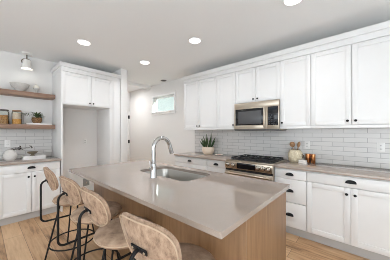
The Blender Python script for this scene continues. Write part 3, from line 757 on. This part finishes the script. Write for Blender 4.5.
def leafmesh(g, p, d, l, w, bend=0.3, up=Vector((0, 0, 1)), thick=0.0012):
    d = Vector(d).normalized(); p = Vector(p); s = d.cross(up)
    s = s.normalized() if s.length > 1e-3 else Vector((1, 0, 0)); nrm = s.cross(d)
    t = bmesh.new(); k = 5; A = []
    for i in range(k + 1):
        f = i / k; ww = w * sin(pi * min(max(f, 0.04), 0.97)) ** 0.8; c = p + d * l * f - nrm * bend * l * f * f
        A.append((t.verts.new(c - s * ww / 2), t.verts.new(c + nrm * ww * .12), t.verts.new(c + s * ww / 2)))
    for a, q in zip(A, A[1:]):
        t.faces.new((a[0], a[1], q[1], q[0])); t.faces.new((a[1], a[2], q[2], q[1]))
    bmesh.ops.solidify(t, geom=list(t.faces), thickness=thick); bmesh.ops.recalc_face_normals(t, faces=t.faces); g.merge(t)
# white tray-like book under basket
def book(name, label, x0, y0, x1, y1, z, h, spine_x):
    t = thing(name, label, 'book', ((x0 + x1) / 2, (y0 + y1) / 2, z))
    g = MB(); g.box(x0, y0, z, x1, y1, z + 0.004, 0.001); g.box(x0, y0, z + h - 0.004, x1, y1, z + h, 0.001); g.box(x1 - 0.004, y0, z + 0.0041, x1, y1, z + h - 0.0041)
    g.build('cover', m_cover, t); MB().box(x0 + 0.004, y0 + 0.004, z + 0.0042, x1 - 0.0045, y1 - 0.004, z + h - 0.0042).build('pages', m_paper, t); return t
book('hardcover_book', 'flat white book under the basket plant on the lower shelf', -4.47, 0.507, -4.262, 0.862, LS, 0.026, 0)
bx, by, bz = -4.365, 0.66, LS + 0.0265
t = thing('basket_plant', 'bushy green plant in a brown woven basket on the lower shelf', 'plant', (bx, by, bz))
MB().lathe([(0, 0), (0.05, 0), (0.066, 0.025), (0.076, 0.06), (0.072, 0.10), (0.066, 0.10), (0.069, 0.06), (0.05, 0.01), (0, 0.008)], (bx, by, bz), 28).build('basket', m_basket, t)
MB().lathe([(0, 0.082), (0.064, 0.08), (0.064, 0.084), (0, 0.088)], (bx, by, bz), 20).build('soil', m_soil, t)
g = MB()
for i in range(80):
    a = random.uniform(0, 2 * pi); el = random.uniform(0.15, 1.25); r0 = random.uniform(0, 0.045)
    p = Vector((bx + r0 * cos(a), by + r0 * sin(a), bz + 0.088 + random.uniform(0, 0.05)))
    l = random.uniform(0.05, 0.10)
    if p.x + cos(a) * l < XL + 0.03: a = pi - a
    leafmesh(g, p, (cos(a) * cos(el), sin(a) * cos(el), sin(el)), l, 0.024, 0.35)
g.build('foliage', m_olive, t)
# trailing sprig from wide jar
sy0 = 0.45
t = thing('leafy_sprig', 'thin trailing green sprig lying from the wide jar towards the basket plant', 'sprig', (-4.32, 0.45, LS))
P0 = [Vector((-4.30, 0.43 + 0.0275 * i, LS + 0.005 + 0.205 * (1 - (i / 5.0) ** 2 * 0.30) * (1 if True else 0))) for i in range(6)]
st = [Vector((-4.285, 0.475, LS + 0.008)), Vector((-4.285, 0.475, LS + 0.12))] + [Vector((-4.285, 0.475 + 0.02 * i, LS + 0.19 - 0.012 * abs(i - 1.5) ** 1.6)) for i in range(0, 5)]
MB().tube(st, 0.0022, 6).build('stem', m_darkleaf, t)
g = MB()
for i in range(16):
    f = i / 15; p = Vector((-4.285, 0.445 + 0.125 * f, LS + 0.205 - 0.055 * f + random.uniform(-.008, .008)))
    a = random.uniform(-1, 1); leafmesh(g, p, (random.uniform(-.2, .6), 0.5 * a, random.uniform(-.6, .6)), random.uniform(0.025, 0.04), 0.013, 0.2)
g.build('leaves', m_olive, t)

# ------------------------------------------------------------------ things on the left worktop
lathe_thing('round_vase', 'round white textured vase on the left worktop', 'vase',
            [(0, 0), (0.045, 0), (0.07, 0.025), (0.085, 0.07), (0.082, 0.11), (0.062, 0.15), (0.03, 0.17), (0.022, 0.176), (0.018, 0.176), (0.022, 0.166), (0.05, 0.145), (0.07, 0.10), (0.06, 0.03), (0, 0.01)], (-4.20, 0.305, CT), m_vase, 40)
t = thing('dried_branch', 'dark dried leafy branch arching right from the round white vase', 'branch', (-4.2, 0.305, CT + 0.02))
MB().tube([(-4.2, 0.305, CT + 0.02), (-4.2, 0.307, CT + 0.14), (-4.2, 0.315, CT + 0.185), (-4.2, 0.36, CT + 0.20), (-4.2, 0.43, CT + 0.185), (-4.2, 0.50, CT + 0.195), (-4.2, 0.57, CT + 0.21)], 0.0025, 7).build('stem', m_darkleaf, t)
g = MB()
for i in range(34):
    p = Vector((-4.2 + random.uniform(-.02, .02), random.uniform(0.32, 0.43), CT + random.uniform(0.165, 0.205)))
    leafmesh(g, p, (random.uniform(-.5, .5), random.uniform(-1, 1), random.uniform(-.5, .7)), random.uniform(0.03, 0.05), 0.022, 0.2)
for (yy, zz) in ((0.45, 0.165), (0.47, 0.18), (0.53, 0.20), (0.555, 0.21), (0.57, 0.205)):
    for i in range(3): leafmesh(g, (-4.2, yy, CT + zz), (random.uniform(-.5, .5), random.uniform(-1, 1), random.uniform(-.6, .7)), 0.03, 0.02, 0.2)
g.build('leaves', m_darkleaf, t)
book('hardcover_book', 'thick white book lying under the olive bowl on the left worktop', -4.31, 0.445, -4.095, 0.735, CT, 0.056, 0)
lathe_thing('olive_bowl', 'small footed olive brown bowl on the thick white book', 'bowl',
            [(0, 0), (0.034, 0), (0.034, 0.006), (0.022, 0.014), (0.024, 0.02), (0.055, 0.04), (0.076, 0.066), (0.073, 0.067), (0.05, 0.046), (0.02, 0.03), (0, 0.028)], (-4.19, 0.575, CT + 0.0562), M('olive_glaze', (0.16, 0.125, 0.075), 0.5), 32)

# ------------------------------------------------------------------ things on the range worktops
px, py = -2.415, 3.125
t = thing('potted_snake_plant', 'spiky green snake plant in a rounded cream pot on the left range counter', 'plant', (px, py, CT))
MB().lathe([(0, 0), (0.085, 0), (0.112, 0.03), (0.128, 0.08), (0.124, 0.125), (0.118, 0.148), (0.110, 0.148), (0.114, 0.12), (0.11, 0.07), (0.07, 0.015), (0, 0.012)], (px, py, CT), 36).build('pot', m_potwarm, t)
MB().lathe([(0, 0.122), (0.112, 0.12), (0.112, 0.124), (0, 0.13)], (px, py, CT), 24).build('soil', m_soil, t)
LV = [(-0.05, 0.0, 0.22, -0.50, 0), (-0.02, 0.03, 0.30, -0.16, .05), (0.03, 0.0, 0.31, 0.26, -.05), (0.06, 0.0, 0.27, 0.58, 0), (0.0, -0.04, 0.25, 0.05, -.15), (-0.07, -0.02, 0.19, -0.85, -.05), (0.045, -0.05, 0.22, 0.42, -.2), (-0.03, -0.055, 0.22, -0.36, -.2), (0.02, 0.05, 0.33, 0.10, .02), (-0.06, 0.03, 0.26, -0.34, 0.0), (0.07, -0.02, 0.21, 0.8, 0)]
for (dx, dy, l, tx, ty) in LV:
    g = MB(); leafmesh(g, (px + dx, py + dy, CT + 0.122), (tx, ty, 1), l, 0.042, 0.05, up=Vector((0.2, 1, 0)), thick=0.004); g.build('leaf', m_leaf, t)
c = (-2.12, 3.09, CT)
t = thing('small_plate', 'small white plate with a pink cloth on the counter left of the range', 'plate', c)
MB().lathe([(0, 0), (0.05, 0), (0.085, 0.012), (0.083, 0.014), (0.05, 0.005), (0, 0.005)], c, 32).build('dish', m_ceramic, t)
g = MB(); g.box(c[0] - 0.035, c[1] - 0.03, CT + 0.0056, c[0] + 0.035, c[1] + 0.03, CT + 0.017, 0.004); g.build('cloth', m_pink, t)

# utensil crock with wooden utensils
ux, uy = -0.785, 3.19
cr = thing('utensil_crock', 'cream textured crock holding wooden utensils right of the range', 'crock', (ux, uy, CT))
m_crock = M('cream_textured_crock', (0.70, 0.66, 0.50), 0.6)
N, L, b = nodes(m_crock); vo = N.new('ShaderNodeTexVoronoi'); vo.inputs['Scale'].default_value = 45; L.new(objc(N), vo.inputs['Vector'])
L.new(ramp(N, L, vo.outputs['Distance'], [(0.1, (0.74, 0.67, 0.51)), (0.6, (0.58, 0.50, 0.35))]), b.inputs['Base Color']); bump(N, L, b, vo.outputs['Distance'], 0.7, 0.006)
MB().lathe([(0, 0), (0.075, 0), (0.092, 0.02), (0.102, 0.08), (0.098, 0.135), (0.078, 0.172), (0.07, 0.185), (0.064, 0.185), (0.07, 0.168), (0.088, 0.13), (0.09, 0.07), (0.07, 0.015), (0, 0.012)], (ux, uy, CT), 36).build('body', m_crock, cr)
g = MB(); g.tube([(ux + 0.09, uy - 0.02, CT + 0.125), (ux + 0.118, uy - 0.025, CT + 0.11), (ux + 0.112, uy - 0.024, CT + 0.075), (ux + 0.09, uy - 0.02, CT + 0.065)], 0.006, 8); g.build('handle', m_bronze, cr)
def utensil(label, p0, p1, hw, hl, ht):
    t = thing('wooden_spoon', label, 'utensil', p0, 'wooden utensils in the cream crock')
    p0, p1 = Vector(p0), Vector(p1); d = (p1 - p0).normalized()
    MB().tube([p0, p0.lerp(p1, .5), p1], 0.007, 10).build('handle', m_spoon, t)
    q = bmesh.new(); bmesh.ops.create_uvsphere(q, u_segments=20, v_segments=12, radius=1)
    xx = (Vector((1, 0, 0)) - d * d.x).normalized(); yy = d.cross(xx); rot = Matrix((xx, yy, d)).transposed().to_4x4()
    g = MB(); g.merge(q, Matrix.Translation(p1 + d * hl * 0.9) @ rot @ Matrix.Diagonal((hw, ht, hl, 1))); g.build('spoon_head', m_spoon, t)
utensil('wooden spoon with large round head leaning left in the cream crock', (ux + 0.005, uy - 0.01, CT + 0.013), (ux - 0.035, uy, CT + 0.225), 0.040, 0.042, 0.012)
utensil('slimmer wooden spatula leaning right in the cream crock', (ux - 0.01, uy + 0.015, CT + 0.013), (ux + 0.038, uy + 0.01, CT + 0.225), 0.022, 0.045, 0.009)
# copper canisters
for (cx, h, lab) in ((-0.622, 0.132, 'copper canister behind the white box, left of the pair'), (-0.556, 0.130, 'copper canister, the right hand one of the pair on the counter')):
    t = thing('copper_canister', lab, 'canister', (cx, 3.215, CT), 'copper canisters on the range counter')
    MB().lathe([(0, 0), (0.029, 0), (0.031, 0.003), (0.031, h - 0.022), (0, h - 0.022)], (cx, 3.215, CT), 28).build('body', m_copper, t)
    MB().lathe([(0, h - 0.0215), (0.0325, h - 0.0215), (0.0325, h - 0.003), (0.030, h), (0, h)], (cx, 3.215, CT), 28).build('lid', m_copper, t)
t = thing('butter_dish', 'small white lidded box in front of the copper canisters', 'box', (-0.662, 3.10, CT))
MB().box(-0.718, 3.062, CT, -0.608, 3.132, CT + 0.012, 0.003).build('tray', m_boxwhite, t)
MB().box(-0.713, 3.067, CT + 0.0122, -0.613, 3.127, CT + 0.05, 0.006).build('lid', m_boxwhite, t)
